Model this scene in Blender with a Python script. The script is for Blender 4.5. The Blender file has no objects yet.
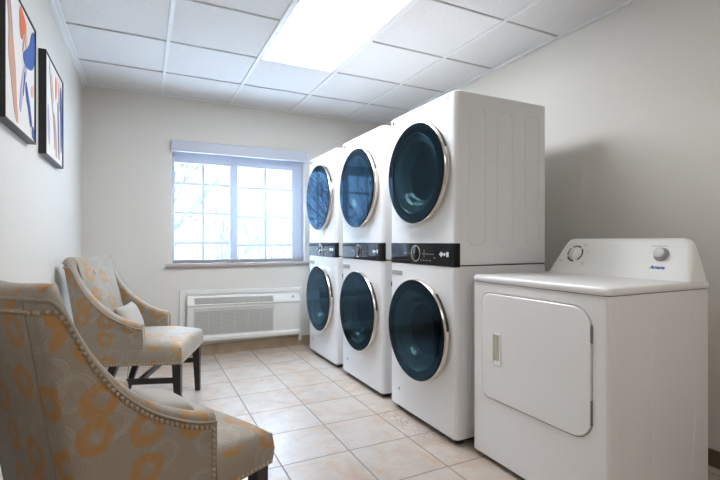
import bpy, bmesh, math, random
from mathutils import Vector, Matrix
random.seed(7)
C = bpy.context.scene.collection
PI = math.pi

# ------------------------------------------------------------------ camera, world, lights, exposure
CAM_H = 1.0873
cam_d = bpy.data.cameras.new('camera')
cam = bpy.data.objects.new('camera', cam_d); C.objects.link(cam)
cam.location = (0, 0, CAM_H)
cam.rotation_euler = (PI/2, 0, -0.4574)
cam_d.sensor_fit = 'HORIZONTAL'; cam_d.sensor_width = 36.0
cam_d.lens = 439.74/720*36.0
cam_d.shift_y = 1.42/720
cam_d.clip_start = 0.02
bpy.context.scene.camera = cam

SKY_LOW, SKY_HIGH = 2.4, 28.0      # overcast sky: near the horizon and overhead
LAMP, LAMP_FILL = 15.0, 5.5          # ceiling troffer, and the added unseen fill panel
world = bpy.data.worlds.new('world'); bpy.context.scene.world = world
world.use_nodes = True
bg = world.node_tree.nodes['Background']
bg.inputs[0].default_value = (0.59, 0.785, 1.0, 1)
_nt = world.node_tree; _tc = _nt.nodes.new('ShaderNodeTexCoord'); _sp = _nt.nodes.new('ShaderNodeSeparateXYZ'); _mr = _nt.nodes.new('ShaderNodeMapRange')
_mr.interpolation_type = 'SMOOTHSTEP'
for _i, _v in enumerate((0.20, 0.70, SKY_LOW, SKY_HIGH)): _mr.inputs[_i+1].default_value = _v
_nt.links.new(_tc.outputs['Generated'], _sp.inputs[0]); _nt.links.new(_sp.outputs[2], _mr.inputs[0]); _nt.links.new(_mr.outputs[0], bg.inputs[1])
pd = bpy.data.lights.new('window_daylight', 'AREA'); pd.shape = 'RECTANGLE'; pd.size = 1.34; pd.size_y = 1.16
pd.cycles.is_portal = True
po = bpy.data.objects.new('window_daylight', pd); C.objects.link(po)
po.location = (0.887, 4.62, 1.44); po.rotation_euler = (-PI/2, 0, 0)
vs = bpy.context.scene.view_settings
vs.view_transform = 'Standard'; vs.look = 'None'; vs.gamma = 1.0; vs.use_curve_mapping = False
vs.exposure = 0.62

# ------------------------------------------------------------------ materials
MATS = {}
def mat(name, col, rough=0.5, metal=0.0, coat=0.0, spec=0.5, bump=None, noise=None):
    if name in MATS: return MATS[name]
    m = bpy.data.materials.new(name); m.use_nodes = True
    nt = m.node_tree; b = nt.nodes['Principled BSDF']
    b.inputs['Base Color'].default_value = (*col, 1); b.inputs['Roughness'].default_value = rough
    b.inputs['Metallic'].default_value = metal; b.inputs['Coat Weight'].default_value = coat
    b.inputs['Coat Roughness'].default_value = 0.03
    b.inputs['Specular IOR Level'].default_value = spec
    tc = nt.nodes.new('ShaderNodeTexCoord')
    if bump:
        n = nt.nodes.new('ShaderNodeTexNoise'); n.inputs['Scale'].default_value = bump[0]; n.inputs['Detail'].default_value = 4
        bp = nt.nodes.new('ShaderNodeBump'); bp.inputs['Strength'].default_value = bump[1]; bp.inputs['Distance'].default_value = 0.004
        nt.links.new(tc.outputs['Object'], n.inputs['Vector']); nt.links.new(n.outputs['Fac'], bp.inputs['Height'])
        nt.links.new(bp.outputs['Normal'], b.inputs['Normal'])
    if noise:   # (scale, second colour, low, high)
        n = nt.nodes.new('ShaderNodeTexNoise'); n.inputs['Scale'].default_value = noise[0]; n.inputs['Detail'].default_value = 6
        r = nt.nodes.new('ShaderNodeMapRange'); r.inputs[1].default_value = noise[2]; r.inputs[2].default_value = noise[3]
        mx = nt.nodes.new('ShaderNodeMix'); mx.data_type = 'RGBA'
        mx.inputs[6].default_value = (*col, 1); mx.inputs[7].default_value = (*noise[1], 1)
        nt.links.new(tc.outputs['Object'], n.inputs['Vector']); nt.links.new(n.outputs['Fac'], r.inputs[0])
        nt.links.new(r.outputs[0], mx.inputs[0]); nt.links.new(mx.outputs[2], b.inputs['Base Color'])
    MATS[name] = m
    return m
def glass_mat(name, tint, ior, rough=0.0, coating=(1, 1, 1)):
    m = bpy.data.materials.new(name); m.use_nodes = True; nt = m.node_tree
    nt.nodes.remove(nt.nodes['Principled BSDF']); out = nt.nodes['Material Output']
    t = nt.nodes.new('ShaderNodeBsdfTransparent'); t.inputs[0].default_value = (*tint, 1)
    g = nt.nodes.new('ShaderNodeBsdfGlossy'); g.inputs['Roughness'].default_value = rough; g.inputs[0].default_value = (*coating, 1)
    f = nt.nodes.new('ShaderNodeFresnel'); ge = nt.nodes.new('ShaderNodeNewGeometry')     # same reflection from either side of the sheet
    r = nt.nodes.new('ShaderNodeMapRange'); r.inputs[3].default_value = ior; r.inputs[4].default_value = 1/ior
    nt.links.new(ge.outputs['Backfacing'], r.inputs[0]); nt.links.new(r.outputs[0], f.inputs[0])
    mx = nt.nodes.new('ShaderNodeMixShader')
    nt.links.new(f.outputs[0], mx.inputs[0]); nt.links.new(t.outputs[0], mx.inputs[1]); nt.links.new(g.outputs[0], mx.inputs[2])
    nt.links.new(mx.outputs[0], out.inputs['Surface'])
    return m
def emit_mat(name, col, s):
    m = bpy.data.materials.new(name); m.use_nodes = True; nt = m.node_tree
    nt.nodes.remove(nt.nodes['Principled BSDF'])
    e = nt.nodes.new('ShaderNodeEmission'); e.inputs[0].default_value = (*col, 1); e.inputs[1].default_value = s
    nt.links.new(e.outputs[0], nt.nodes['Material Output'].inputs['Surface'])
    return m

M_WALL = mat('painted_wall', (0.725, 0.69, 0.64), 0.6, bump=(260, 0.12))
M_TRIM = mat('white_trim', (0.80, 0.79, 0.77), 0.35)
M_GRID = mat('ceiling_grid_white', (0.84, 0.84, 0.84), 0.4)
M_GRIDX = mat('ceiling_cross_tee_shadow', (0.55, 0.54, 0.53), 0.5)  # shadow line along the tile edges put into the tee colour
M_APPL = mat('white_enamel', (0.84, 0.84, 0.85), 0.28, coat=0.25)
M_APPL_SIDE = mat('white_painted_steel', (0.74, 0.745, 0.75), 0.4)
M_DRYER = mat('dryer_white_enamel', (0.85, 0.835, 0.83), 0.3, coat=0.2)
M_CONS = mat('console_white_plastic', (0.87, 0.865, 0.835), 0.35)
M_BLACKGL = mat('black_gloss', (0.004, 0.005, 0.008), 0.04, spec=0.35)
M_BEZEL = mat('black_printed_glass_back', (0.004, 0.005, 0.007), 0.5, spec=0.1)
M_RIM = mat('champagne_metal', (0.72, 0.66, 0.60), 0.22, metal=1.0)
M_DARK = mat('dark_plastic', (0.02, 0.02, 0.022), 0.5)
M_RUBBER = mat('black_rubber', (0.015, 0.015, 0.015), 0.7)
M_GREY = mat('grey_plastic', (0.36, 0.36, 0.38), 0.4)
M_PRINT = mat('grey_print', (0.45, 0.46, 0.48), 0.5)
M_LOGO = mat('dark_grey_print', (0.03, 0.03, 0.035), 0.5)
M_WHITEP = mat('white_print', (0.75, 0.78, 0.8), 0.5)
M_BLUEP = mat('blue_print', (0.02, 0.12, 0.42), 0.5)
M_BOWL = mat('teal_smoked_bowl', (0.032, 0.058, 0.062), 0.16, coat=0.4)
M_BOWLB = mat('dark_bowl_glass', (0.003, 0.007, 0.011), 0.08, spec=0.25)
M_DOORGL = glass_mat('door_glass', (0.62, 0.72, 0.75), 1.32, 0.0, (0.42, 0.68, 1.0))
M_WINGL = glass_mat('window_glass', (0.96, 0.97, 0.98), 1.45)
M_VINYL = mat('backlit_white_vinyl', (0.32, 0.355, 0.46), 0.4)  # white vinyl; its backlit shade is put into the colour
M_WOOD = mat('espresso_wood', (0.012, 0.009, 0.009), 0.35, coat=0.2)
M_NAIL = mat('antique_brass', (0.50, 0.41, 0.31), 0.32, metal=1.0)
M_BUTTON = mat('button_metal', (0.45, 0.45, 0.47), 0.3, metal=1.0)
M_PILLOW = mat('pale_taupe_cloth', (0.43, 0.39, 0.345), 0.85, bump=(500, 0.2))
M_PTAC = mat('ivory_plastic', (0.76, 0.745, 0.70), 0.4)
M_GRILLE = mat('grey_grille', (0.56, 0.54, 0.51), 0.55)
M_GRILLE_SHADE = mat('grille_shade', (0.30, 0.29, 0.275), 0.7)  # shadow between the louvers, put into the backing plate's colour
M_SILL = mat('mauve_stone_sill', (0.52, 0.44, 0.42), 0.35)
M_BASE = mat('tan_tile_base', (0.50, 0.385, 0.26), 0.4, noise=(9, (0.40, 0.30, 0.19), 0.35, 0.7))
M_BASE_SHADED = mat('shaded_tile_base', (0.16, 0.115, 0.08), 0.45, noise=(9, (0.11, 0.08, 0.05), 0.35, 0.7))  # same tile as the tan base, darkened for the shade it lies in
M_FRAME = mat('black_frame', (0.018, 0.019, 0.022), 0.4)
M_FRAMEB = mat('grey_frame_back', (0.30, 0.30, 0.31), 0.6)
M_SCUFF = mat('brown_scuff', (0.34, 0.25, 0.19), 0.6)
M_BARK = mat('grey_bark', (0.08, 0.08, 0.10), 0.9)
M_YARD = mat('pale_yard', (0.75, 0.75, 0.75), 0.9, noise=(3, (0.65, 0.65, 0.63), 0.4, 0.7))
M_LAMP = emit_mat('troffer_diffuser', (0.90, 0.955, 1.0), LAMP)

def shade_mat():
    m = bpy.data.materials.new('solar_shade'); m.use_nodes = True; nt = m.node_tree
    nt.nodes.remove(nt.nodes['Principled BSDF'])
    t = nt.nodes.new('ShaderNodeBsdfTransparent'); t.inputs[0].default_value = (1, 1, 1, 1)
    tr = nt.nodes.new('ShaderNodeBsdfTranslucent'); tr.inputs[0].default_value = (0.9, 0.9, 0.9, 1)
    d = nt.nodes.new('ShaderNodeBsdfDiffuse'); d.inputs[0].default_value = (0.8, 0.8, 0.8, 1)
    m1 = nt.nodes.new('ShaderNodeMixShader'); m1.inputs[0].default_value = 0.06
    nt.links.new(d.outputs[0], m1.inputs[1]); nt.links.new(tr.outputs[0], m1.inputs[2])
    # woven threads: a fine grid a little denser than its openings
    tc = nt.nodes.new('ShaderNodeTexCoord'); n = nt.nodes.new('ShaderNodeTexNoise'); n.inputs['Scale'].default_value = 900
    r = nt.nodes.new('ShaderNodeMapRange'); r.inputs[1].default_value = 0.3; r.inputs[2].default_value = 0.7
    r.inputs[3].default_value = 0.16; r.inputs[4].default_value = 0.30
    nt.links.new(tc.outputs['Object'], n.inputs['Vector']); nt.links.new(n.outputs['Fac'], r.inputs[0])
    m2 = nt.nodes.new('ShaderNodeMixShader')
    nt.links.new(r.outputs[0], m2.inputs[0]); nt.links.new(t.outputs[0], m2.inputs[1]); nt.links.new(m1.outputs[0], m2.inputs[2])
    nt.links.new(m2.outputs[0], nt.nodes['Material Output'].inputs['Surface'])
    return m
M_SHADE = shade_mat()

def nmath(nt, op, a, b=None, c=None):
    n = nt.nodes.new('ShaderNodeMath'); n.operation = op
    for i, v in enumerate((a, b, c)):
        if v is None: continue
        if isinstance(v, (int, float)): n.inputs[i].default_value = v
        else: nt.links.new(v, n.inputs[i])
    return n.outputs[0]
def nmix(nt, f, a, b):
    n = nt.nodes.new('ShaderNodeMix'); n.data_type = 'RGBA'
    for k, v in ((0, f), (6, a), (7, b)):
        if isinstance(v, (int, float)): n.inputs[k].default_value = v
        elif isinstance(v, tuple): n.inputs[k].default_value = (*v, 1)
        else: nt.links.new(v, n.inputs[k])
    return n.outputs[2]
def nrange(nt, v, a, b, c=0.0, d=1.0):
    n = nt.nodes.new('ShaderNodeMapRange'); nt.links.new(v, n.inputs[0])
    for i, x in enumerate((a, b, c, d)): n.inputs[i+1].default_value = x
    return n.outputs[0]

TX0, TY0, TS = 0.9597, 2.4359, 0.3588
def floor_mat():
    m = bpy.data.materials.new('beige_ceramic_tile'); m.use_nodes = True; nt = m.node_tree; b = nt.nodes['Principled BSDF']
    tc = nt.nodes.new('ShaderNodeTexCoord'); sp = nt.nodes.new('ShaderNodeSeparateXYZ'); nt.links.new(tc.outputs['Object'], sp.inputs[0])
    u = nmath(nt, 'DIVIDE', nmath(nt, 'SUBTRACT', sp.outputs[0], TX0), TS)
    v = nmath(nt, 'DIVIDE', nmath(nt, 'SUBTRACT', sp.outputs[1], TY0), TS)
    fu = nmath(nt, 'ABSOLUTE', nmath(nt, 'SUBTRACT', nmath(nt, 'FRACT', nmath(nt, 'ADD', u, 0.5)), 0.5))
    fv = nmath(nt, 'ABSOLUTE', nmath(nt, 'SUBTRACT', nmath(nt, 'FRACT', nmath(nt, 'ADD', v, 0.5)), 0.5))
    g = nmath(nt, 'MINIMUM', fu, fv)
    grout = nrange(nt, g, 0.0075, 0.0125, 1.0, 0.0)
    cb = nt.nodes.new('ShaderNodeCombineXYZ'); nt.links.new(nmath(nt, 'FLOOR', u), cb.inputs[0]); nt.links.new(nmath(nt, 'FLOOR', v), cb.inputs[1])
    wn = nt.nodes.new('ShaderNodeTexWhiteNoise'); wn.noise_dimensions = '2D'; nt.links.new(cb.outputs[0], wn.inputs['Vector'])
    # marbling, shifted per tile
    off = nt.nodes.new('ShaderNodeVectorMath'); off.operation = 'SCALE'; nt.links.new(wn.outputs['Color'], off.inputs[0]); off.inputs[3].default_value = 9.0
    ad = nt.nodes.new('ShaderNodeVectorMath'); ad.operation = 'ADD'; nt.links.new(tc.outputs['Object'], ad.inputs[0]); nt.links.new(off.outputs[0], ad.inputs[1])
    n1 = nt.nodes.new('ShaderNodeTexNoise'); n1.inputs['Scale'].default_value = 4.5; n1.inputs['Detail'].default_value = 7; n1.inputs['Roughness'].default_value = 0.62; n1.inputs['Distortion'].default_value = 0.8
    nt.links.new(ad.outputs[0], n1.inputs['Vector'])
    n2 = nt.nodes.new('ShaderNodeTexNoise'); n2.inputs['Scale'].default_value = 9; n2.inputs['Detail'].default_value = 8; n2.inputs['Roughness'].default_value = 0.7
    nt.links.new(ad.outputs[0], n2.inputs['Vector'])
    c = nmix(nt, nrange(nt, n1.outputs['Fac'], 0.46, 0.66), (0.50, 0.43, 0.37), (0.455, 0.295, 0.19))
    c = nmix(nt, nrange(nt, n2.outputs['Fac'], 0.45, 0.68, 0, 0.6), c, (0.36, 0.30, 0.265))
    c = nmix(nt, nrange(nt, wn.outputs['Value'], 0.0, 1.0, 0.0, 0.28), c, (0.56, 0.485, 0.43))
    c = nmix(nt, grout, c, (0.24, 0.20, 0.165))
    nt.links.new(c, b.inputs['Base Color'])
    nt.links.new(nmath(nt, 'ADD', nmath(nt, 'MULTIPLY', grout, 0.4), nrange(nt, n2.outputs['Fac'], 0.3, 0.7, 0.26, 0.38)), b.inputs['Roughness'])
    bp = nt.nodes.new('ShaderNodeBump'); bp.inputs['Strength'].default_value = 0.35; bp.inputs['Distance'].default_value = 0.004
    h = nmath(nt, 'ADD', nmath(nt, 'MULTIPLY', grout, -1.0), nmath(nt, 'MULTIPLY', n1.outputs['Fac'], 0.5))
    nt.links.new(h, bp.inputs['Height']); nt.links.new(bp.outputs[0], b.inputs['Normal'])
    return m
M_FLOOR = floor_mat()
def ceil_mat():
    m = bpy.data.materials.new('acoustic_tile'); m.use_nodes = True; nt = m.node_tree; b = nt.nodes['Principled BSDF']
    tc = nt.nodes.new('ShaderNodeTexCoord')
    n = nt.nodes.new('ShaderNodeTexNoise'); n.inputs['Scale'].default_value = 110; n.inputs['Detail'].default_value = 5; n.inputs['Roughness'].default_value = 0.7
    nt.links.new(tc.outputs['Object'], n.inputs['Vector'])
    c = nmix(nt, nrange(nt, n.outputs['Fac'], 0.36, 0.52), (0.72, 0.70, 0.69), (0.82, 0.805, 0.80))
    nt.links.new(c, b.inputs['Base Color']); b.inputs['Roughness'].default_value = 0.9
    bp = nt.nodes.new('ShaderNodeBump'); bp.inputs['Strength'].default_value = 0.5; bp.inputs['Distance'].default_value = 0.003
    nt.links.new(n.outputs['Fac'], bp.inputs['Height']); nt.links.new(bp.outputs[0], b.inputs['Normal'])
    return m
M_CEIL = ceil_mat()
def fabric_mat():
    m = bpy.data.materials.new('taupe_ring_print_fabric'); m.use_nodes = True; nt = m.node_tree; b = nt.nodes['Principled BSDF']
    uv = nt.nodes.new('ShaderNodeUVMap'); uv.uv_map = 'UVMap'
    wob = nt.nodes.new('ShaderNodeTexNoise'); wob.inputs['Scale'].default_value = 14; nt.links.new(uv.outputs[0], wob.inputs['Vector'])
    sc = nt.nodes.new('ShaderNodeVectorMath'); sc.operation = 'SCALE'; nt.links.new(wob.outputs['Color'], sc.inputs[0]); sc.inputs[3].default_value = 0.03
    av = nt.nodes.new('ShaderNodeVectorMath'); av.operation = 'ADD'; nt.links.new(uv.outputs[0], av.inputs[0]); nt.links.new(sc.outputs[0], av.inputs[1])
    def vor(scale, ox, rnd=0.55):
        mp = nt.nodes.new('ShaderNodeMapping'); mp.inputs['Location'].default_value = (ox, ox*0.7, 0); nt.links.new(av.outputs[0], mp.inputs['Vector'])
        v = nt.nodes.new('ShaderNodeTexVoronoi'); v.voronoi_dimensions = '2D'; v.inputs['Scale'].default_value = scale; v.inputs['Randomness'].default_value = rnd
        nt.links.new(mp.outputs[0], v.inputs['Vector'])
        s = nt.nodes.new('ShaderNodeSeparateColor'); nt.links.new(v.outputs['Color'], s.inputs[0])
        return v.outputs['Distance'], s.outputs[0], s.outputs[1]
    weave = nt.nodes.new('ShaderNodeTexNoise'); weave.inputs['Scale'].default_value = 260; nt.links.new(uv.outputs[0], weave.inputs['Vector'])
    base = nmix(nt, nrange(nt, weave.outputs['Fac'], 0.3, 0.7), (0.30, 0.252, 0.20), (0.38, 0.325, 0.262))
    col = base
    for scale, ox in ((8.3, 0.31), (7.6, 1.77)):          # pale scribbled rings
        d, r1, r2 = vor(scale, ox)
        on = nmath(nt, 'GREATER_THAN', r1, 0.42)
        rings = None
        for rad, w in ((0.34, 0.013), (0.295, 0.010), (0.26, 0.009)):
            k = nmath(nt, 'LESS_THAN', nmath(nt, 'ABSOLUTE', nmath(nt, 'SUBTRACT', d, rad)), w)
            rings = k if rings is None else nmath(nt, 'MAXIMUM', rings, k)
        f = nmath(nt, 'MULTIPLY', nmath(nt, 'MULTIPLY', rings, on), 0.34)
        col = nmix(nt, f, col, (0.50, 0.46, 0.40))
    d, r1, r2 = vor(7.6, 3.13, 0.6)                        # ochre blotches with a pale heart
    on = nmath(nt, 'GREATER_THAN', r1, 0.50)
    gr = nt.nodes.new('ShaderNodeTexNoise'); gr.inputs['Scale'].default_value = 70; nt.links.new(uv.outputs[0], gr.inputs['Vector'])
    outer = nrange(nt, d, 0.32, 0.37, 1, 0); inner = nrange(nt, d, 0.10, 0.20, 0.05, 1)
    f = nmath(nt, 'MULTIPLY', nmath(nt, 'MULTIPLY', outer, inner), nmath(nt, 'MULTIPLY', on, nrange(nt, gr.outputs['Fac'], 0.3, 0.65, 0.45, 0.92)))
    col = nmix(nt, f, col, (0.46, 0.215, 0.038))
    nt.links.new(col, b.inputs['Base Color']); b.inputs['Roughness'].default_value = 0.62
    b.inputs['Sheen Weight'].default_value = 0.15; b.inputs['Sheen Roughness'].default_value = 0.4
    bp = nt.nodes.new('ShaderNodeBump'); bp.inputs['Strength'].default_value = 0.25; bp.inputs['Distance'].default_value = 0.002
    nt.links.new(weave.outputs['Fac'], bp.inputs['Height']); nt.links.new(bp.outputs[0], b.inputs['Normal'])
    return m
M_FAB = fabric_mat()
M_PIPING = mat('taupe_welt', (0.35, 0.298, 0.236), 0.6)

# ------------------------------------------------------------------ helpers
def obj(name, bm, m, parent=None, smooth=None, bevel=None, uv=False):
    bmesh.ops.recalc_face_normals(bm, faces=bm.faces)
    if uv: box_uv(bm)
    me = bpy.data.meshes.new(name); bm.to_mesh(me); bm.free()
    for mm in (m if isinstance(m, (list, tuple)) else [m]): me.materials.append(mm)
    o = bpy.data.objects.new(name, me); C.objects.link(o)
    if parent: o.parent = parent
    if bevel:
        md = o.modifiers.new('bevel', 'BEVEL'); md.width = bevel[0]; md.segments = bevel[1]; md.limit_method = 'ANGLE'; md.angle_limit = math.radians(35)
        smooth = smooth or 40
    if smooth:
        me.shade_smooth()
        me.set_sharp_from_angle(angle=math.radians(smooth))
    return o
def box_uv(bm):
    l = bm.loops.layers.uv.new('UVMap')
    for f in bm.faces:
        n = f.normal
        ax = max(range(3), key=lambda i: abs(n[i]))
        for lp in f.loops:
            p = lp.vert.co
            lp[l].uv = (p.y+5.2, p.z) if ax == 0 else ((p.x, p.z) if ax == 1 else (p.x+9.1, p.y+2.3))
def thing(name, label, cat, loc=(0, 0, 0), rz=0.0, group=None):
    o = bpy.data.objects.new(name, None); C.objects.link(o); o.empty_display_size = 0.1
    o.location = loc; o.rotation_euler = (0, 0, rz); o['label'] = label; o['category'] = cat
    if group: o['group'] = group
    return o
def tag(o, label, cat, group=None, kind=None):
    o['label'] = label; o['category'] = cat
    if group: o['group'] = group
    if kind: o['kind'] = kind
    return o
def struct(o): o['kind'] = 'structure'; return o
def dup(root, loc, rz, label):
    def cp(o, parent):
        c = o.copy(); C.objects.link(c); c.parent = parent
        for ch in o.children: cp(ch, c)
        return c
    r = cp(root, None); r.location = loc; r.rotation_euler = (0, 0, rz); r['label'] = label
    return r
def bx(bm, x0, x1, y0, y1, z0, z1, mi=0):
    v = [bm.verts.new((x, y, z)) for x in (x0, x1) for y in (y0, y1) for z in (z0, z1)]
    for f in ((0, 1, 3, 2), (4, 6, 7, 5), (0, 4, 5, 1), (2, 3, 7, 6), (0, 2, 6, 4), (1, 5, 7, 3)):
        bm.faces.new([v[i] for i in f]).material_index = mi
    return v
def box(name, x0, x1, y0, y1, z0, z1, m, parent=None, bevel=None):
    bm = bmesh.new(); bx(bm, x0, x1, y0, y1, z0, z1); return obj(name, bm, m, parent, bevel=bevel)
def tube(bm, pts, r, n=8, closed=False, mi=0, caps=True):
    pts = [Vector(p) for p in pts]; N = len(pts); rs = r if isinstance(r, (list, tuple)) else [r]*N
    rings = []; up = None
    for i, p in enumerate(pts):
        a = pts[(i-1) % N] if (closed or i > 0) else p; b = pts[(i+1) % N] if (closed or i < N-1) else p
        t = (b-a).normalized()
        if up is None: up = t.orthogonal().normalized()
        u = (up - t*up.dot(t)); u = u.normalized() if u.length > 1e-6 else t.orthogonal().normalized(); up = u
        w = t.cross(u)
        rings.append([bm.verts.new(p + (u*math.cos(2*PI*k/n) + w*math.sin(2*PI*k/n))*rs[i]) for k in range(n)])
    for i in range(N if closed else N-1):
        A, B = rings[i], rings[(i+1) % N]
        for k in range(n): bm.faces.new((A[k], A[(k+1) % n], B[(k+1) % n], B[k])).material_index = mi
    if not closed and caps:
        bm.faces.new(rings[0][::-1]).material_index = mi; bm.faces.new(rings[-1]).material_index = mi
def lathe_x(bm, prof, yc, zc, n=64, a0=0, a1=2*PI, mi=0):
    """profile (radius, x) turned about an axis along x through (yc, zc)"""
    full = abs(a1-a0-2*PI) < 1e-6; cnt = n if full else n+1
    R = []
    for r, x in prof:
        if r < 1e-6: R.append([bm.verts.new((x, yc, zc))]); continue
        R.append([bm.verts.new((x, yc + r*math.cos(a0+(a1-a0)*k/n), zc + r*math.sin(a0+(a1-a0)*k/n))) for k in range(cnt)])
    for A, B in zip(R, R[1:]):
        for k in range(n):
            k2 = (k+1) % cnt
            if len(A) == 1 and len(B) == 1: continue
            if len(A) == 1: f = (A[0], B[k], B[k2])
            elif len(B) == 1: f = (A[k], B[0], A[k2])
            else: f = (A[k], B[k], B[k2], A[k2])
            bm.faces.new(f).material_index = mi
def rrect(a0, a1, b0, b1, r, n=6):
    """rounded rectangle outline in a plane (a, b); r one radius or four (a0b0, a1b0, a1b1, a0b1)"""
    rr = r if isinstance(r, (list, tuple)) else [r]*4; out = []
    for (ca, cb, s, q) in ((a0, b0, PI, rr[0]), (a1, b0, 1.5*PI, rr[1]), (a1, b1, 0, rr[2]), (a0, b1, .5*PI, rr[3])):
        cx = ca + (q if ca == a0 else -q); cy = cb + (q if cb == b0 else -q)
        for k in range(n+1):
            t = s + k/n*PI/2; out.append((cx+q*math.cos(t), cy+q*math.sin(t)))
    return out
def prism(bm, rings, cap0=True, cap1=True, mi=0):
    """rings: lists of 3-D points with equal counts, bridged in order"""
    V = [[bm.verts.new(p) for p in r] for r in rings]; n = len(V[0])
    for A, B in zip(V, V[1:]):
        for k in range(n): bm.faces.new((A[k], A[(k+1) % n], B[(k+1) % n], B[k])).material_index = mi
    if cap0: bm.faces.new(V[0][::-1]).material_index = mi
    if cap1: bm.faces.new(V[-1]).material_index = mi
    return V
def holed_face(bm, outer, holes, mi=0):
    """flat face with holes; outer/holes are lists of existing verts"""
    es = []
    for loop in [outer]+holes:
        for i in range(len(loop)):
            a, b = loop[i], loop[(i+1) % len(loop)]
            e = bm.edges.get((a, b)) or bm.edges.new((a, b)); es.append(e)
    g = bmesh.ops.triangle_fill(bm, use_beauty=True, use_dissolve=False, edges=es)
    for f in g['geom']:
        if isinstance(f, bmesh.types.BMFace): f.material_index = mi
def text_obj(name, s, size, m, parent, origin, right, up, shear=0.0, depth=0.0004, align='CENTER', bold=0.0):
    cu = bpy.data.curves.new(name, 'FONT'); cu.body = s; cu.size = size; cu.align_x = align; cu.align_y = 'CENTER'; cu.extrude = depth; cu.shear = shear; cu.offset = bold
    t = bpy.data.objects.new(name, cu); C.objects.link(t)
    dg = bpy.context.evaluated_depsgraph_get()
    me = bpy.data.meshes.new_from_object(t.evaluated_get(dg)); bpy.data.objects.remove(t); bpy.data.curves.remove(cu)
    r = Vector(right).normalized(); u = Vector(up).normalized(); w = r.cross(u)
    mt = Matrix((r, u, w)).transposed().to_4x4(); mt.translation = Vector(origin)
    me.transform(mt); me.materials.clear(); me.materials.append(m); me.name = name
    o = bpy.data.objects.new(name, me); C.objects.link(o); o.parent = parent
    return o

# ------------------------------------------------------------------ room shell
XL, XR, YB, YN, ZC = -0.4734, 2.4722, 4.4427, -2.4, 2.4361
bm = bmesh.new(); bx(bm, XL-.12, XR+.12, YN-.12, YB+.12, -.12, 0); struct(obj('floor', bm, M_FLOOR))
CT = ZC + 0.008
bm = bmesh.new(); bx(bm, XL-.12, XR+.12, YN-.12, YB+.12, CT, CT+.1); ceiling = struct(obj('ceiling', bm, M_CEIL))
struct(box('wall_left', XL-.12, XL, YN-.12, YB+.12, 0, CT, M_WALL))
struct(box('wall_right', XR, XR+.12, YN-.12, YB+.12, 0, CT, M_WALL))
struct(box('wall_near', XL, XR, YN-.12, YN, 0, CT, M_WALL))
WX0, WX1, WZ0, WZ1 = 0.240, 1.536, 0.878, 2.0
bm = bmesh.new()
prs = {}
for y in (YB, YB+.12):
    o_ = [bm.verts.new(p) for p in ((XL, y, 0), (XR, y, 0), (XR, y, CT), (XL, y, CT))]
    h_ = [bm.verts.new(p) for p in ((WX0, y, WZ0), (WX1, y, WZ0), (WX1, y, WZ1), (WX0, y, WZ1))]
    for k in range(4): bm.faces.new((o_[k], o_[(k+1) % 4], h_[(k+1) % 4], h_[k]))
    prs[y] = (o_, h_)
for j in range(2):
    A, B = prs[YB][j], prs[YB+.12][j]
    for k in range(4): bm.faces.new((A[k], A[(k+1) % 4], B[(k+1) % 4], B[k]))
struct(obj('wall_back', bm, M_WALL))
# T-bar grid: long runners along the room, cross tees
R1, TX, Q1, TY = 0.1503, 0.6124, 3.8526, 0.6075
for i in range(4):
    x = R1 + i*TX; w = .012 if i < 3 else .008
    box('ceiling_grid', x-w, x+w, YN, YB-.02, ZC-.002, CT, M_GRID, ceiling)
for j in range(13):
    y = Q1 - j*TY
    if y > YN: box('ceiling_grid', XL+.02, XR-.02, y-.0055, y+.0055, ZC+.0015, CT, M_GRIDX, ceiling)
# stepped wall angle round the ceiling
def angle_trim(name, pts):
    bm = bmesh.new()
    for p in pts: bx(bm, *p)
    return struct(obj(name, bm, M_GRID, bevel=(.0015, 1)))
angle_trim('trim_1', [(XL, XL+.022, YN, YB, ZC-.022, CT), (XL, XL+.043, YN, YB, ZC-.006, CT)])
angle_trim('trim_2', [(XL+.043, XR-.02, YB-.018, YB, ZC-.005, CT)])
angle_trim('trim_3', [(XR-.02, XR, YN, YB, ZC-.005, CT)])
bm = bmesh.new(); bx(bm, XL+.012, XR-.012, YB-.012, YB, 0, .098); struct(obj('baseboard_back', bm, M_BASE, bevel=(.003, 2)))
bm = bmesh.new(); bx(bm, XR-.012, XR, YN, YB, 0, .083); struct(obj('baseboard_right', bm, M_BASE_SHADED, bevel=(.003, 2)))
bm = bmesh.new(); bx(bm, XL, XL+.012, YN, YB, 0, .098); struct(obj('baseboard_left', bm, M_BASE, bevel=(.003, 2)))

# ------------------------------------------------------------------ window, sill, outdoors
KW = (YB+.10)/YB
def wx(x): return x*KW
def wz(z): return CAM_H + (z-CAM_H)*KW
bm = bmesh.new()
yf0, yf1 = YB+.075, YB+.12
hx = [wx(.259), wx(.757), wx(.830), wx(1.386)]
hz = [wz(.905), wz(1.822)]
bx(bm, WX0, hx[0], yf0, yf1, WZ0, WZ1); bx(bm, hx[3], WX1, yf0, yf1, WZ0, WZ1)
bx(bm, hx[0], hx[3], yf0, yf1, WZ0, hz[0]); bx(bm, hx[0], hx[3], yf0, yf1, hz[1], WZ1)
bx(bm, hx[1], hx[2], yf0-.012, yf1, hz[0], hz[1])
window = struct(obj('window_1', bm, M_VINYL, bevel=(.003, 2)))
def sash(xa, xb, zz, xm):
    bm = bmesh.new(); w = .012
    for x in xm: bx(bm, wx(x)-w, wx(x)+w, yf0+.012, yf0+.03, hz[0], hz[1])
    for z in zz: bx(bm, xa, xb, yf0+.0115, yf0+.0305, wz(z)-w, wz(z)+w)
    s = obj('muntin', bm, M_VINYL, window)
    box('pane', xa, xb, yf0+.018, yf0+.023, hz[0], hz[1], M_WINGL, window)
sash(hx[0], hx[1], (1.630, 1.354, 1.072), (.511,))
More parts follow.
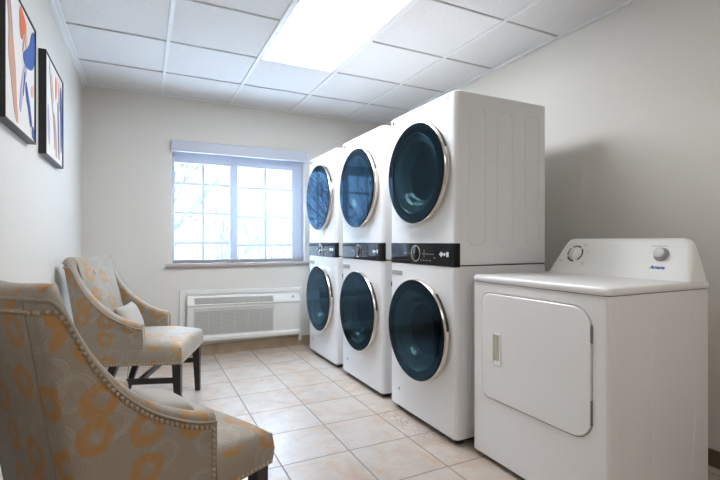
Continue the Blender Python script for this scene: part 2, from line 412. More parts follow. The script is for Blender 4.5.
sash(hx[2], hx[3], (1.618, 1.328, 1.049), (1.109,))
bm = bmesh.new(); bx(bm, .185, 1.585, YB-.035, YB+.075, WZ0-.028, WZ0); struct(obj('trim_4', bm, M_SILL, bevel=(.004, 2)))

sh = thing('roller_shade', 'white see-through roller shade drawn down over the window', 'window shade', (.888, YB-.02, 1.95))
def L(o): o.location = Vector(o.location) - Vector(o.parent.location); return o
L(box('headbox', .229, 1.547, YB-.05, YB-.001, 1.925, 2.028, mat('shaded_headbox', (.56, .58, .66), .5), sh, bevel=(.006, 3)))  # shade of the room-facing side put into the headbox colour
bm = bmesh.new(); n = 24
prs = [[bm.verts.new((.256+(1.490-.256)*i/n, YB-.0205+.0008*math.sin(i*1.1), z)) for i in range(n+1)] for z in (1.93, 1.6, 1.25, .915)]
for A, B in zip(prs, prs[1:]):
    for i in range(n): bm.faces.new((A[i], A[i+1], B[i+1], B[i]))
L(obj('shade_fabric', bm, M_SHADE, sh, smooth=60))
L(box('hem_bar', .256, 1.490, YB-.027, YB-.014, .886, .916, M_GREY, sh, bevel=(.004, 2)))

struct(box('ground', -14, 16, YB+.3, 26, -.42, -.3, M_YARD))
def shrub(x, y, seed, h, label, lean, ys=1.0):
    rnd = random.Random(seed)
    t = thing('bare_shrub', label, 'shrub', (x, y, -.3), 0, 'bare shrubs beyond the window')
    bm = bmesh.new(); tips = []
    def grow(bm, p, d, ln, r, lvl):
        pts = [p]; q = p
        for i in range(5):
            d = (d + Vector((rnd.uniform(-.12, .12)+lean*.03, rnd.uniform(-.1, .1), rnd.uniform(-.02, .08)))).normalized()
            q = q + d*ln/5; pts.append(q)
        tube(bm, pts, [r*(1-.6*i/5) for i in range(6)], 5)
        if lvl < 3:
            for k in range(4 if lvl else 4):
                i = rnd.randint(1, 5); dd = (d + Vector((rnd.uniform(-.55, .75)+lean*.15, rnd.uniform(-.4, .4), rnd.uniform(-.1, .45)))).normalized()
                grow(bm, pts[i], dd, ln*rnd.uniform(.4, .65), max(r*.5, .005), lvl+1)
        else: tips.append((q, d))
    for k in range(4):
        grow(bm, Vector((rnd.uniform(-.25, .25), rnd.uniform(-.2, .2), 0)), Vector((rnd.uniform(-.25, .25)+lean, rnd.uniform(-.15, .15), 1)).normalized(), h, .034, 0)
    obj('branches', bm, M_BARK, t)
    bm = bmesh.new()
    for q, d in tips:
        if rnd.random() < .16:
            s = rnd.uniform(.03, .06); u = d.orthogonal().normalized(); a = q+d*s*2.6
            v = [bm.verts.new(c) for c in (q, q+d*s+u*s*.6, a, q+d*s-u*s*.6)]; w = bm.verts.new(q+d*s*1.2+d.cross(u)*s*.3)
            for i in range(4): bm.faces.new((v[i], v[(i+1) % 4], w))
            bm.faces.new(v[::-1])
    o = obj('seed_heads', bm, M_BARK, t); o['kind'] = 'stuff'
shrub(-.35, 5.9, 3, 1.7, 'bare shrub outside the left half of the window', .28)
shrub(1.0, 7.6, 11, 1.6, 'bare shrub outside behind the middle bar of the window', .30)
shrub(2.4, 9.4, 5, 1.5, 'bare shrub outside the right half of the window', .12)

# ------------------------------------------------------------------ ceiling lights
def troffer(y1, label, lamp=M_LAMP):
    x0, x1 = R1+TX+.012, R1+2*TX-.008; y0 = y1-2*TY+.014
    t = thing('ceiling_light', label, 'ceiling light', ((x0+x1)/2, (y0+y1)/2, ZC))
    bm = bmesh.new(); f = .012; fr = .030
    for b in ((x0, x0+f, y0, y1), (x1-fr, x1, y0, y1), (x0+f, x1-fr, y0, y0+f), (x0+f, x1-fr, y1-f, y1)): bx(bm, *b, ZC-.004, CT)
    L(obj('frame', bm, M_GRID, t))
    L(box('diffuser', x0+f, x1-fr, y0+f, y1-f, ZC+.001, ZC+.006, lamp, t))
    return t
troffer(Q1-TY-.007, 'glowing white rectangular panel light set into the ceiling tiles')
troffer(Q1-6*TY-.007, 'added unseen fill light panel behind the viewer', emit_mat('fill_panel_diffuser', (1.0, .97, .92), LAMP_FILL))  # unseen panel added for light from the camera side

# ------------------------------------------------------------------ wall air conditioner
ac = thing('wall_air_conditioner', 'ivory wall air conditioner in a white surround below the window', 'air conditioner', (.88, YB, .10))
ac.rotation_euler = (0, math.radians(1.0), 0)
def A(o): o.location = Vector((-.88, -YB, -.10)); return o
bm = bmesh.new(); ya, yb_ = YB-.022, YB-.001
for b in ((.292, .352, ya, yb_, .102, .618), (1.456, 1.490, ya, yb_, .06, .618), (.352, 1.456, ya, yb_, .574, .618)): bx(bm, *b)
A(obj('surround', bm, M_TRIM, ac, bevel=(.006, 2)))
bm = bmesh.new(); bx(bm, .345, 1.462, YB-.012, YB-.002, .14, .578); A(obj('sleeve', bm, M_TRIM, ac))
def ac_prof(x, k=0.0): return [(x, YB-.004, .565), (x, YB-.035, .558), (x, YB-.10, .482), (x, YB-.088, .470), (x, YB-.080, .195), (x, YB-.105, .178), (x, YB-.105, .145), (x, YB-.004, .140)]
bm = bmesh.new(); prism(bm, [ac_prof(.357), ac_prof(1.451)]); A(obj('housing', bm, M_PTAC, ac, bevel=(.005, 2)))
# outlet on the sloped face, intake on the front
def slope(x, s, out): # s 0 top .. 1 bottom of sloped face
    n = Vector((0, -.76, .65)).normalized(); p = Vector((x, YB-.035-.065*s, .558-.076*s)); return p + n*out
def slope_patch(bm, x0, x1, s0, s1, o0, o1, mi=0):
    prism(bm, [[slope(x0, s0, o), slope(x1, s0, o), slope(x1, s1, o), slope(x0, s1, o)] for o in (o0, o1)], mi=mi)
bm = bmesh.new(); slope_patch(bm, .42, 1.165, .2, .86, -.004, .0035)
ag = A(obj('outlet_grille', bm, M_GRILLE_SHADE, ac))
bm = bmesh.new()
for i in range(8):
    s = .22 + .62*i/8; slope_patch(bm, .42, 1.165, s, s+.034, .003, .0065)
for i in range(6): x = .42+.745*i/5; slope_patch(bm, x-.003, x+.003, .2, .86, .003, .0075)
A(obj('outlet_vane', bm, M_GRILLE, ac))
bm = bmesh.new(); slope_patch(bm, 1.185, 1.425, .18, .88, -.004, .003); A(obj('control_panel', bm, M_TRIM, ac))
bm = bmesh.new()
c = slope(1.375, .42, .003); nn = Vector((0, -.76, .65)).normalized(); tube(bm, [c, c+nn*.008], .013, 14); A(obj('knob', bm, M_GREY, ac))
bm = bmesh.new(); yg = YB-.0845
bx(bm, .42, 1.165, yg-.002, yg+.006, .205, .455); A(obj('intake_grille', bm, M_GRILLE_SHADE, ac))
bm = bmesh.new()
for i in range(20): z = .208+.247*i/20; bx(bm, .42, 1.165, yg-.006, yg, z, z+.0085)
for i in range(7): x = .42+.745*i/6; bx(bm, x-.004, x+.004, yg-.0068, yg, .205, .455)
A(obj('grille_louvers', bm, M_GRILLE, ac))

# ------------------------------------------------------------------ wall paintings
def painting(y0, y1, z0, z1, label, strokes):
    t = thing('framed_painting', label, 'painting', (XL, (y0+y1)/2, z0), 0, 'abstract paintings on the left wall')
    xf = XL+.034; w = .006
    bm = bmesh.new()
    for b in ((y0, y0+w, z0, z1), (y1-w, y1, z0, z1), (y0+w, y1-w, z0, z0+w), (y0+w, y1-w, z1-w, z1)): bx(bm, XL+.001, xf, *b)
    L(obj('frame', bm, M_FRAME, t))
    bm = bmesh.new(); bx(bm, XL+.001, xf-.006, y0+w, y1-w, z0+w, z1-w); xs = xf-.0055
    ms = [mat('canvas_white', (.80, .77, .74), .8)]
    for col, poly in strokes:
        nm = 'paint_%02x%02x%02x' % tuple(int(c*255) for c in col); m = mat(nm, col, .6, bump=(60, .3))
        if m not in ms: ms.append(m)
        P = [Vector((xs, y0+w+(y1-y0-2*w)*a, z0+w+(z1-z0-2*w)*b)) for a, b in poly]; N = len(P)
        # smooth the outline once (Chaikin) and give the paint a little thickness
        for _ in range(2):
            Q = []
            for i in range(len(P)): a, b = P[i], P[(i+1) % len(P)]; Q += [a*.75+b*.25, a*.25+b*.75]
            P = Q
        prism(bm, [P, [p+Vector((.0009, 0, 0)) for p in P]], mi=ms.index(m)); xs += .00012
    L(obj('canvas', bm, ms, t))
    return t
PEACH = (.62, .33, .22); ORANGE = (.80, .16, .05); BLUE = (.02, .09, .36); NAVY = (.05, .07, .2); PINK = (.75, .45, .38); LILAC = (.45, .42, .58); GREY = (.35, .30, .30)
painting(1.953, 2.452, 1.528, 2.048, 'abstract painting in blue and orange nearest the viewer on left wall', [
    (PEACH, [(.02, 1), (.12, 1), (.22, .72), (.33, .45), (.36, .2), (.42, .02), (.30, .06), (.2, .3), (.1, .5), (.14, .7)]),
    (GREY, [(.11, 1), (.14, 1), (.25, .68), (.23, .62), (.16, .82)]),
    (LILAC, [(.50, .40), (.62, .58), (.75, .62), (.66, .48), (.56, .30), (.48, .12), (.44, .2)]),
    (PINK, [(.62, .95), (.68, .93), (.72, .75), (.70, .62), (.64, .72)]),
    (ORANGE, [(.44, 1.0), (.58, .97), (.68, .90), (.60, .82), (.52, .72), (.45, .78)]),
    (BLUE, [(.86, .93), (1.0, .99), (1.0, .72), (.92, .62), (.78, .58), (.62, .56), (.54, .64), (.68, .72), (.80, .80)]),
    (BLUE, [(.66, .46), (.72, .40), (.84, .25), (.90, .12), (.82, .10), (.76, .22), (.68, .30), (.64, .38)]),
    (PINK, [(.84, .46), (.94, .50), (.96, .40), (.86, .36)]),
    (BLUE, [(.90, .14), (.97, .12), (1.0, .02), (.92, .02), (.88, .06)]),
    (NAVY, [(.60, .50), (.64, .52), (.58, .32), (.55, .28)]),
    (PEACH, [(.52, .64), (.56, .66), (.66, .86), (.63, .87)]),
])
painting(2.685, 3.215, 1.530, 2.056, 'smaller-looking abstract painting farther along left wall, with blue streak at right', [
    (GREY, [(.18, .98), (.22, .98), (.34, .66), (.48, .40), (.52, .12), (.48, .12), (.44, .40), (.30, .64)]),
    (PEACH, [(.42, .50), (.50, .52), (.62, .30), (.66, .06), (.56, .04), (.54, .26)]),
    (ORANGE, [(.55, .95), (.62, .90), (.62, .72), (.56, .66), (.53, .80)]),
    (PINK, [(.30, .90), (.38, .86), (.46, .62), (.42, .60), (.34, .74)]),
    (BLUE, [(.84, .94), (.95, .86), (.97, .50), (.94, .18), (.88, .14), (.86, .45), (.82, .70)]),
    (NAVY, [(.66, .70), (.72, .66), (.76, .30), (.80, .06), (.74, .05), (.70, .30)]),
    (LILAC, [(.10, .50), (.16, .52), (.24, .28), (.20, .08), (.14, .2)]),
    (PEACH, [(.70, .92), (.74, .92), (.80, .62), (.76, .60)]),
])

# ------------------------------------------------------------------ stacked washer-dryer towers
TW, TD, TR = 0.686, 0.66, 0.030
def tower_outline(grow=0.0, back=TD, shrink=0.0):
    """plan outline of the cabinet; front is x = 0, y from -TW/2 to TW/2"""
    g = grow; h = TW/2
    return rrect(-g+shrink, back+g*0-shrink, -h-g+shrink, h+g-shrink, [TR, .004, .004, TR], 6)
def cabinet(bm, z0, z1, zc, rh, mi=0):
    o = tower_outline(); n = len(o)
    e = .006
    ins = tower_outline(shrink=e)
    V = [[bm.verts.new((x, y, z)) for x, y in p] for p, z in ((ins, z0), (o, z0+e), (o, z1-e), (ins, z1))]
    # the front plane spans the last point of the outline and its first
    for r, (Aa, B) in enumerate(zip(V, V[1:])):
        for k in range(n):
            if r == 1 and k == n-1: continue
            bm.faces.new((Aa[k], Aa[(k+1) % n], B[(k+1) % n], B[k]))
    bm.faces.new(V[0][::-1]); bm.faces.new(V[3])
    hole = [bm.verts.new((0, rh*math.cos(2*PI*k/48), zc+rh*math.sin(2*PI*k/48))) for k in range(48)]
    holed_face(bm, [V[1][n-1], V[1][0], V[2][0], V[2][n-1]], [hole])
    hb = [bm.verts.new((.14, v.co.y, v.co.z)) for v in hole]
    for k in range(48): bm.faces.new((hole[k], hole[(k+1) % 48], hb[(k+1) % 48], hb[k]))
    bm.faces.new(hb)
def ridge_loop(bm, plane, pts, r=.0028):
    """raised pressing line on a side panel at y = plane"""
    tube(bm, [(a, plane, b) for a, b in pts], r, 6, closed=True)
def washer_door(t, name, zc, handle_up):
    DC = -.008
    bm = bmesh.new(); lathe_x(bm, [(.266, -.0005), (.288, -.004), (.2965, -.010), (.2975, -.024), (.2955, -.039), (.2930, -.0415), (.289, -.038)], DC, zc, 96)
    rim = obj(name, bm, M_RIM, t, smooth=50)
    bm = bmesh.new(); lathe_x(bm, [(.2930, -.038), (.2930, -.0440), (.290, -.0470), (.265, -.0472), (.243, -.0472), (.238, -.045), (.2375, -.034), (.266, -.034), (.2930, -.038)], DC, zc, 96)
    obj('bezel', bm, M_BEZEL, rim, smooth=35)
    bm = bmesh.new(); lathe_x(bm, [(.0, -.0486), (.14, -.0486), (.276, -.0486), (.2825, -.0486), (.284, -.0486), (.2875, -.0478), (.2875, -.0474), (.284, -.0474), (.276, -.0474), (.14, -.0474), (.0, -.0474)], DC, zc, 72); obj('glass', bm, M_DOORGL, rim, smooth=50)
    bm = bmesh.new(); lathe_x(bm, [(.2375, -.036), (.230, -.029), (.212, -.020), (.196, -.020), (.188, -.016), (.176, .004), (.168, .020), (.160, .032), (.152, .036)], DC, zc, 72); obj('bowl', bm, M_BOWL, rim, smooth=60)
    bm = bmesh.new(); lathe_x(bm, [(.152, .036), (.12, .042), (.06, .047), (0, .048)], DC, zc, 48); obj('bowl_base', bm, M_BOWLB, rim, smooth=60)
    bm = bmesh.new()
    a0, a1 = (PI-math.radians(50), PI-math.radians(8)) if handle_up else (PI-math.radians(62), PI-math.radians(22))
    lathe_x(bm, [(.2965, -.011), (.2992, -.013), (.2992, -.026), (.2965, -.028)], DC, zc, 24, a0, a1); obj('door_grip', bm, M_DARK, rim, smooth=60)
    return rim
def make_tower(label):
    t = thing('stacked_washer_dryer', label, 'washing machine', group='stacked washer and dryer towers')
    h = TW/2
    bm = bmesh.new(); cabinet(bm, .032, .955, .567, .245)
    for (a, b, c, e) in ((.10, .21, .13, .88), (.30, .41, .13, .88), (.50, .61, .13, .88)):
        for s in (-1, 1): ridge_loop(bm, s*h, rrect(a, b, c, e, .04))
    lo = obj('washer_cabinet', bm, M_APPL, t, smooth=35)
    bm = bmesh.new(); cabinet(bm, .959, 1.89, 1.487, .245)
    for (a, b, c, e) in ((.085, .205, 1.07, 1.81), (.29, .40, 1.07, 1.81), (.50, .605, 1.27, 1.81), (.51, .60, 1.07, 1.23)):
        for s in (-1, 1): ridge_loop(bm, s*h, rrect(a, b, c, e, .035))
    up = obj('dryer_cabinet', bm, M_APPL, t, smooth=35)
    bm = bmesh.new(); o = tower_outline(shrink=.004); prism(bm, [[(x, y, z) for x, y in o] for z in (.954, .960)]); obj('cabinet_joint', bm, M_DARK, t)
    washer_door(t, 'washer_door', .567, True); washer_door(t, 'dryer_door', 1.487, False)
    # black glass control strip that follows the rounded front corners
    g = .0025; o = [p for p in tower_outline(grow=g) if p[0] < TR-.002]
    o = sorted(o, key=lambda p: p[1])
    if True:
        # sort keeps the path: right corner, front, left corner
        right = sorted([p for p in o if p[1] < 0], key=lambda p: -p[0]); left = sorted([p for p in o if p[1] > 0], key=lambda p: p[0])
        path = right+left
        inner = [(x+.006 if abs(y) < h-.02 else x+.003, y*(.985)) for x, y in path][::-1]
        ring = path+inner
        bm = bmesh.new(); prism(bm, [[(x, y, z) for x, y in ring] for z in (.951, 1.077)]); cp = obj('control_panel', bm, M_BLACKGL, t, smooth=40)
    xp = -g-.0006
    bm = bmesh.new(); lathe_x(bm, [(.049, xp+.001), (.049, xp-.0035), (.0455, xp-.0045), (.0435, xp-.0035), (.0435, xp+.001)], .028, 1.016, 40); dial = obj('dial', bm, M_RIM, cp, smooth=40)
    bm = bmesh.new(); lathe_x(bm, [(.0435, xp-.0005), (.040, xp-.003), (0, xp-.003)], .028, 1.016, 32); obj('dial_face', bm, M_BLACKGL, dial, smooth=40)
    bm = bmesh.new()
    for b in [(-.155, -.035, 1.0135, 1.0155), (.09, .16, 1.0135, 1.0155), (-.163, -.155, .99, .998), (-.058, -.055, .995, 1.038)] + [(-.03-.03*k, -.018-.03*k, .975, .979) for k in range(4)]:
        box('panel_mark', xp-.0003, xp, *b, M_PRINT, cp)
    for yc, r in ((-.222, .016), (-.250, .010)):
        bm = bmesh.new(); prism(bm, [[(x, yc+r*1.3, 1.016), (x, yc, 1.016+r), (x, yc-r*1.3, 1.016), (x, yc, 1.016-r)] for x in (xp, xp-.0003)]); obj('panel_symbol', bm, M_WHITEP, cp)
    box('panel_symbol', xp-.0003, xp, -.287, -.266, 1.003, 1.030, M_WHITEP, cp)
    # detergent drawer pull, logo, badge, drain cap, feet
    bm = bmesh.new(); bx(bm, -.003, .002, h-.155, h-.03, .872, .902); obj('drawer_pull', bm, M_GREY, lo, bevel=(.002, 2))
    bm = bmesh.new(); bx(bm, -.001, .001, h-.024, h-.014, .79, .822); obj('label_sticker', bm, M_DARK, lo)
    bm = bmesh.new(); lathe_x(bm, [(.010, .001), (.010, -.0015), (0, -.0015)], h-.115, .145, 16); obj('filter_cap', bm, M_GREY, lo, smooth=40)
    bm = bmesh.new(); bx(bm, .20, .206, -h-.0012, -h+.001, .35, .45); obj('side_slot', bm, M_GREY, lo)
    bm = bmesh.new(); lathe_x(bm, [(.0125, .0002), (.0125, -.0006), (0, -.0006)], h-.048, 1.856, 24); obj('logo_disc', bm, M_LOGO, up, smooth=40)
    text_obj('logo_text', 'LG', .030, M_LOGO, up, (-.0004, h-.086, 1.856), (0, -1, 0), (0, 0, 1), bold=.0006)
    box('badge', -.0006, .0004, -h+.052, -h+.092, 1.857, 1.865, M_GREY, up)
    bm = bmesh.new(); bx(bm, .03, TD-.03, -h+.03, h-.03, .012, .034); obj('base_plinth', bm, M_DARK, t)
    for x in (.06, TD-.06):
        for y in (-h+.05, h-.05):
            bm = bmesh.new(); tube(bm, [(x, y, 0), (x, y, .02)], .024, 14); obj('foot', bm, M_RUBBER, t)
    return t
TXF = 1.4724
tower = make_tower('white washer-dryer tower nearest the low white dryer, with dark glass doors')
tower.location = (TXF, 2.195, 0)
dup(tower, (TXF, 2.988, 0), 0, 'white washer-dryer tower in the middle of the row of three')
dup(tower, (TXF, 3.798, 0), 0, 'white washer-dryer tower at the far end of the row, beside the window')

# ------------------------------------------------------------------ low front-loading dryer
dry = thing('clothes_dryer', 'low white clothes dryer with rear console and dial beside the towers', 'dryer', (1.526, 1.40, 0))
DX0, DX1, DY0, DY1 = 1.526, 2.190, 1.040, 1.777
def D(o): o.location = -Vector((1.526, 1.40, 0)); return o
def doutline(sh=0.0): return rrect(DX0+sh, DX1-sh, DY0+sh, DY1-sh, [.014, .004, .004, .014], 5)
bm = bmesh.new(); o = doutline(); n = len(o)
V = [[bm.verts.new((x, y, z)) for x, y in p] for p, z in ((doutline(.004), .024), (o, .028), (o, .883))]
for r, (Aa, B) in enumerate(zip(V, V[1:])):
    for k in range(n):
        if r == 1 and k == n-1: continue
        bm.faces.new((Aa[k], Aa[(k+1) % n], B[(k+1) % n], B[k]))
bm.faces.new(V[0][::-1]); bm.faces.new(V[2])
dh = rrect(1.105, 1.712, .318, .838, [.085, .045, .055, .085], 7)
hole = [bm.verts.new((DX0, y, z)) for y, z in dh]
holed_face(bm, [V[1][n-1], V[1][0], V[2][0], V[2][n-1]], [hole])
hb = [bm.verts.new((DX0+.02, v.co.y, v.co.z)) for v in hole]
for k in range(len(hole)): bm.faces.new((hole[k], hole[(k+1) % len(hole)], hb[(k+1) % len(hole)], hb[k]))
bm.faces.new(hb)
# pressed outlines on the sides and a fold line near the front
for s, y in ((-1, DY0), (1, DY1)):
    pts = [(1.80, .10), (1.775, .45), (1.795, .76), (1.82, .785), (2.07, .795), (2.095, .77), (2.10, .45), (2.06, .10), (2.03, .075), (1.83, .075)]
    P = [Vector((a, b, 0)) for a, b in pts]
    for _ in range(2):
        Q = []
        for i in range(len(P)): a, b = P[i], P[(i+1) % len(P)]; Q += [a*.75+b*.25, a*.25+b*.75]
        P = Q
    ridge_loop(bm, y, [(p.x, p.y) for p in P], .0022)
    tube(bm, [(1.567, y, .03), (1.567, y, .88)], .0016, 6)
cab = D(obj('cabinet', bm, M_DRYER, dry, smooth=35))
ds = [rrect(1.105+g, 1.712-g, .318+g, .838-g, [.085-g, .045-g, .055-g, .085-g], 7) for g in (.0045, .0045, .008)]
bm = bmesh.new(); prism(bm, [[(x, y, z) for y, z in q] for x, q in zip((DX0+.018, DX0-.002, DX0-.0055), ds)])
door = D(obj('door', bm, M_DRYER, dry, smooth=35))
def Dc(o): return o     # children of the door / cabinet already share their frame
bm = bmesh.new(); a = rrect(1.577, 1.632, .495, .647, .005, 3); b = rrect(1.583, 1.626, .502, .640, .004, 3); xo = DX0-.0055
Va = prism(bm, [[(xo+.001, y, z) for y, z in a], [(xo-.004, y, z) for y, z in a], [(xo-.004, y, z) for y, z in b], [(xo-.0003, y, z) for y, z in b]], cap0=False, cap1=True)
hd = Dc(obj('door_handle', bm, M_CONS, door, smooth=30))
bm = bmesh.new(); prism(bm, [[(xo-.0005, y, z) for y, z in ((1.588, .515), (1.624, .515), (1.624, .636), (1.588, .636))], [(xo-.0012, y, z) for y, z in ((1.591, .519), (1.621, .519), (1.621, .632), (1.591, .632))]])
Dc(obj('finger_recess', bm, mat('ivory_recess', (.50, .47, .40), .5), hd))
for z0, z1 in ((.386, .482), (.700, .768)):
    bm = bmesh.new(); bx(bm, DX0-.004, DX0+.004, 1.1045, 1.1115, z0, z1)
    for k in range(5): bx(bm, DX0-.005, DX0, 1.1042, 1.1118, z0+.004+(z1-z0-.01)*k/5, z0+.010+(z1-z0-.01)*k/5)
    D(obj('hinge', bm, mat('hinge_grey', (.20, .19, .17), .5), dry))
# lid with rolled front edge
bm = bmesh.new()
def lid(sh): return rrect(DX0-.006+sh, DX1-sh*.3, DY0-.004+sh, DY1+.004-sh, [.024, .006, .006, .024], 5)
prism(bm, [[(x, y, z) for x, y in lid(s)] for s, z in ((.003, .886), (0, .890), (0, .906), (.003, .9135), (.010, .9175))])
D(obj('lid', bm, M_DRYER, dry, smooth=40))
bm = bmesh.new(); prism(bm, [[(x, y, z) for x, y in doutline(.006)] for z in (.882, .888)]); D(obj('lid_gap', bm, M_DARK, dry))
# console
def cons(z, xf, xb, y0, y1, r): return [(x, y, z) for x, y in rrect(xf, xb, y0, y1, r, 6)]
bm = bmesh.new()
S = [(.916, 2.045, 2.188, 1.040, 1.757, .016), (.96, 2.0665, 2.182, 1.046, 1.744, .018), (1.01, 2.091, 2.176, 1.055, 1.728, .021), (1.05, 2.1105, 2.171, 1.063, 1.715, .022),
     (1.075, 2.123, 2.168, 1.071, 1.704, .020), (1.09, 2.131, 2.166, 1.082, 1.692, .016), (1.098, 2.137, 2.164, 1.096, 1.678, .012), (1.102, 2.144, 2.161, 1.118, 1.655, .007)]
prism(bm, [cons(*s) for s in S])
con = D(obj('console', bm, M_CONS, dry, smooth=50))
fn = Vector((-(1.05-.916), 0, (2.1105-2.045))).normalized()     # outward normal of the sloping front
fu = Vector(((2.1105-2.045), 0, (1.05-.916))).normalized()
def cpt(y, z, out=0.0): return Vector((2.045+(z-.916)*(2.1105-2.045)/(1.05-.916), y, z)) + fn*out
def cdisc(bm, y, z, prof, n=32):
    R = []
    for r, o_ in prof:
        R.append([bm.verts.new(cpt(y, z, o_)+Vector((0, -1, 0))*r*math.cos(2*PI*k/n)+fu*r*math.sin(2*PI*k/n)) for k in range(n)])
    for Aa, B in zip(R, R[1:]):
        for k in range(n): bm.faces.new((Aa[k], Aa[(k+1) % n], B[(k+1) % n], B[k]))
    bm.faces.new(R[-1])
bm = bmesh.new(); cdisc(bm, 1.622, 1.022, [(.036, -.001), (.036, .004), (.034, .006), (.031, .006), (.029, .012), (.026, .0135)]); k1 = obj('timer_dial', bm, M_CONS, con, smooth=40)
bm = bmesh.new(); P = [cpt(1.622, 1.022, .0132)+fu*a+Vector((0, b, 0)) for a, b in ((-.024, -.004), (-.024, .004), (.024, .004), (.024, -.004))]; prism(bm, [P, [p+fn*.004 for p in P]]); obj('dial_grip', bm, M_CONS, k1)
bm = bmesh.new(); n = 26
for k in range(n):
    if k in (3, 9, 14, 20, 21): continue
    a0, a1 = 2*PI*k/n, 2*PI*(k+.82)/n; Q = []
    for r in (.0385, .0475):
        for a in ((a0, a1) if r < .04 else (a1, a0)): Q.append(cpt(1.622, 1.022, .0004)+Vector((0, -1, 0))*r*math.cos(a)+fu*r*math.sin(a))
    prism(bm, [Q, [q+fn*.0005 for q in Q]])
obj('dial_marks', bm, mat('dark_print', (.05, .05, .06), .5), con)
bm = bmesh.new(); cdisc(bm, 1.181, 1.028, [(.033, -.001), (.033, .003), (.030, .004)]); kb = obj('knob_base', bm, M_GREY, con, smooth=40)
bm = bmesh.new(); cdisc(bm, 1.181, 1.028, [(.027, .003), (.026, .020), (.023, .024), (.012, .0255)]); obj('start_knob', bm, mat('silver_knob', (.42, .42, .40), .4, metal=.3), con, smooth=40)
text_obj('brand_text', 'Amana', .023, M_BLUEP, con, cpt(1.184, .970, .0006), (0, -1, 0), fu, shear=.25, bold=.0007)
bm = bmesh.new()
rr = random.Random(2)
for (y, z, w) in ((1.700, .985, .03), (1.695, .978, .022), (1.655, 1.068, .02), (1.575, 1.07, .018), (1.572, 1.063, .014), (1.56, .975, .022), (1.556, .968, .015), (1.548, 1.03, .012), (1.20, 1.066, .075)):
    bm = bmesh.new(); Q = [cpt(y+w/2, z-.0016, .0003), cpt(y-w/2, z-.0016, .0003), cpt(y-w/2, z+.0016, .0003), cpt(y+w/2, z+.0016, .0003)]; prism(bm, [Q, [q+fn*.0003 for q in Q]])
    obj('dial_legend', bm, mat('pale_grey_print', (.55, .55, .53), .5), con)
bm = bmesh.new(); bx(bm, DX0+.045, DX1-.03, DY0+.03, DY1-.03, .010, .026); D(obj('base_plinth', bm, M_DARK, dry))
for x in (DX0+.06, DX1-.06):
    for y in (DY0+.06, DY1-.06):
        bm = bmesh.new(); tube(bm, [(x, y, 0), (x, y, .02)], .02, 12); D(obj('foot', bm, M_RUBBER, dry))

# ------------------------------------------------------------------ armchairs
HW = .281
# right half of the shell: (top x, top y, top z, bottom x, bottom y), front arm end to middle of the back
ST = [(0.0, -HW, .580, .0, -HW), (-.055, -HW, .594, -.05, -HW), (-.11, -HW, .618, -.095, -HW), (-.17, -HW, .651, -.14, -HW), (-.225, -HW, .691, -.18, -HW),
      (-.283, -HW, .748, -.22, -HW), (-.332, -HW, .815, -.255, -HW), (-.366, -HW, .876, -.28, -HW), (-.400, -HW, .948, -.305, -HW), (-.427, -.2805, .989, -.325, -.279),
      (-.452, -.268, .992, -.350, -.262), (-.461, -.215, .992, -.362, -.213), (-.468, -.10, .986, -.372, -.10), (-.470, 0, .984, -.374, 0)]
ZB = .331
def catmull(P, k):
    out = []
    for i in range(len(P)-1):
        p0, p1, p2, p3 = P[max(i-1, 0)], P[i], P[i+1], P[min(i+2, len(P)-1)]
        for j in range(k):
            t = j/k
            out.append(tuple(.5*((2*b)+(-a+c)*t+(2*a-5*b+4*c-d)*t*t+(-a+3*b-3*c+d)*t**3) for a, b, c, d in zip(p0, p1, p2, p3)))
    out.append(P[-1]); return out
def section(s, prev, nxt):
    """cross-section of the shell at one station: outer bottom -> over the top -> inner bottom"""
    tx, ty, tz, bx_, by_ = s
    top = Vector((tx, ty, tz)); bot = Vector((bx_, by_, ZB))
    kb = min(1, max(0, (HW-abs(ty))/.17)); kb = kb*kb*(3-2*kb)
    yl = HW-.053
    it = Vector((max(tx, -.392), max(-yl, min(yl, ty)), 0)); ib = Vector((max(bx_, -.255), max(-yl, min(yl, by_)), .41))
    o_ = Vector((tx, ty, 0)); r = min(.030, max(.018, (o_-it).length/2)); o_.z = it.z = tz-r
    c = (o_+it)/2; row = []
    for i in range(7): row.append(bot.lerp(o_, i/6))
    for i in range(1, 7):
        a = PI*i/7; row.append(c + (o_-c)*math.cos(a) + Vector((0, 0, r*math.sin(a))))
    for i in range(9):
        u = i/8; p = it.lerp(ib, u); p.x += .034*kb*math.sin(PI*u)**.8; row.append(p)
    return row
half = catmull(ST, 4); full = half + [(a, -b, c, d, -e) for a, b, c, d, e in half[-2::-1]]
SEC = []
for i, s in enumerate(full):
    SEC.append(section(s, full[max(i-1, 0)], full[min(i+1, len(full)-1)]))
SEAM = 11*4
def shell_part(name, i0, i1, t):
    bm = bmesh.new(); V = [[bm.verts.new(p) for p in SEC[i]] for i in range(i0, i1+1)]
    for Aa, B in zip(V, V[1:]):
        for k in range(len(Aa)-1): bm.faces.new((Aa[k], Aa[k+1], B[k+1], B[k]))
        bm.faces.new((Aa[0], B[0], B[-1], Aa[-1]))
    bm.faces.new(V[0]); bm.faces.new(V[-1][::-1])
    return obj(name, bm, M_FAB, t, smooth=50, uv=True)
def outer_point(i, drop, out):
    """a point on the outside of the shell a little below its top edge"""
    s = SEC[i]; top, bot = s[6], s[0]; d = (bot-top).normalized(); o = s[6]-s[7]; o.z = 0
    return top + d*drop + o.normalized()*out
def resample(P, step):
    L_ = [0]
    for a, b in zip(P, P[1:]): L_.append(L_[-1]+(b-a).length)
    n = max(1, round(L_[-1]/step)); out = []; j = 0
    for k in range(n+1):
        d = L_[-1]*k/n
        while j < len(P)-2 and L_[j+1] < d: j += 1
        out.append(P[j].lerp(P[j+1], (d-L_[j])/max(1e-9, L_[j+1]-L_[j])))
    return out
NAIL_ME = None
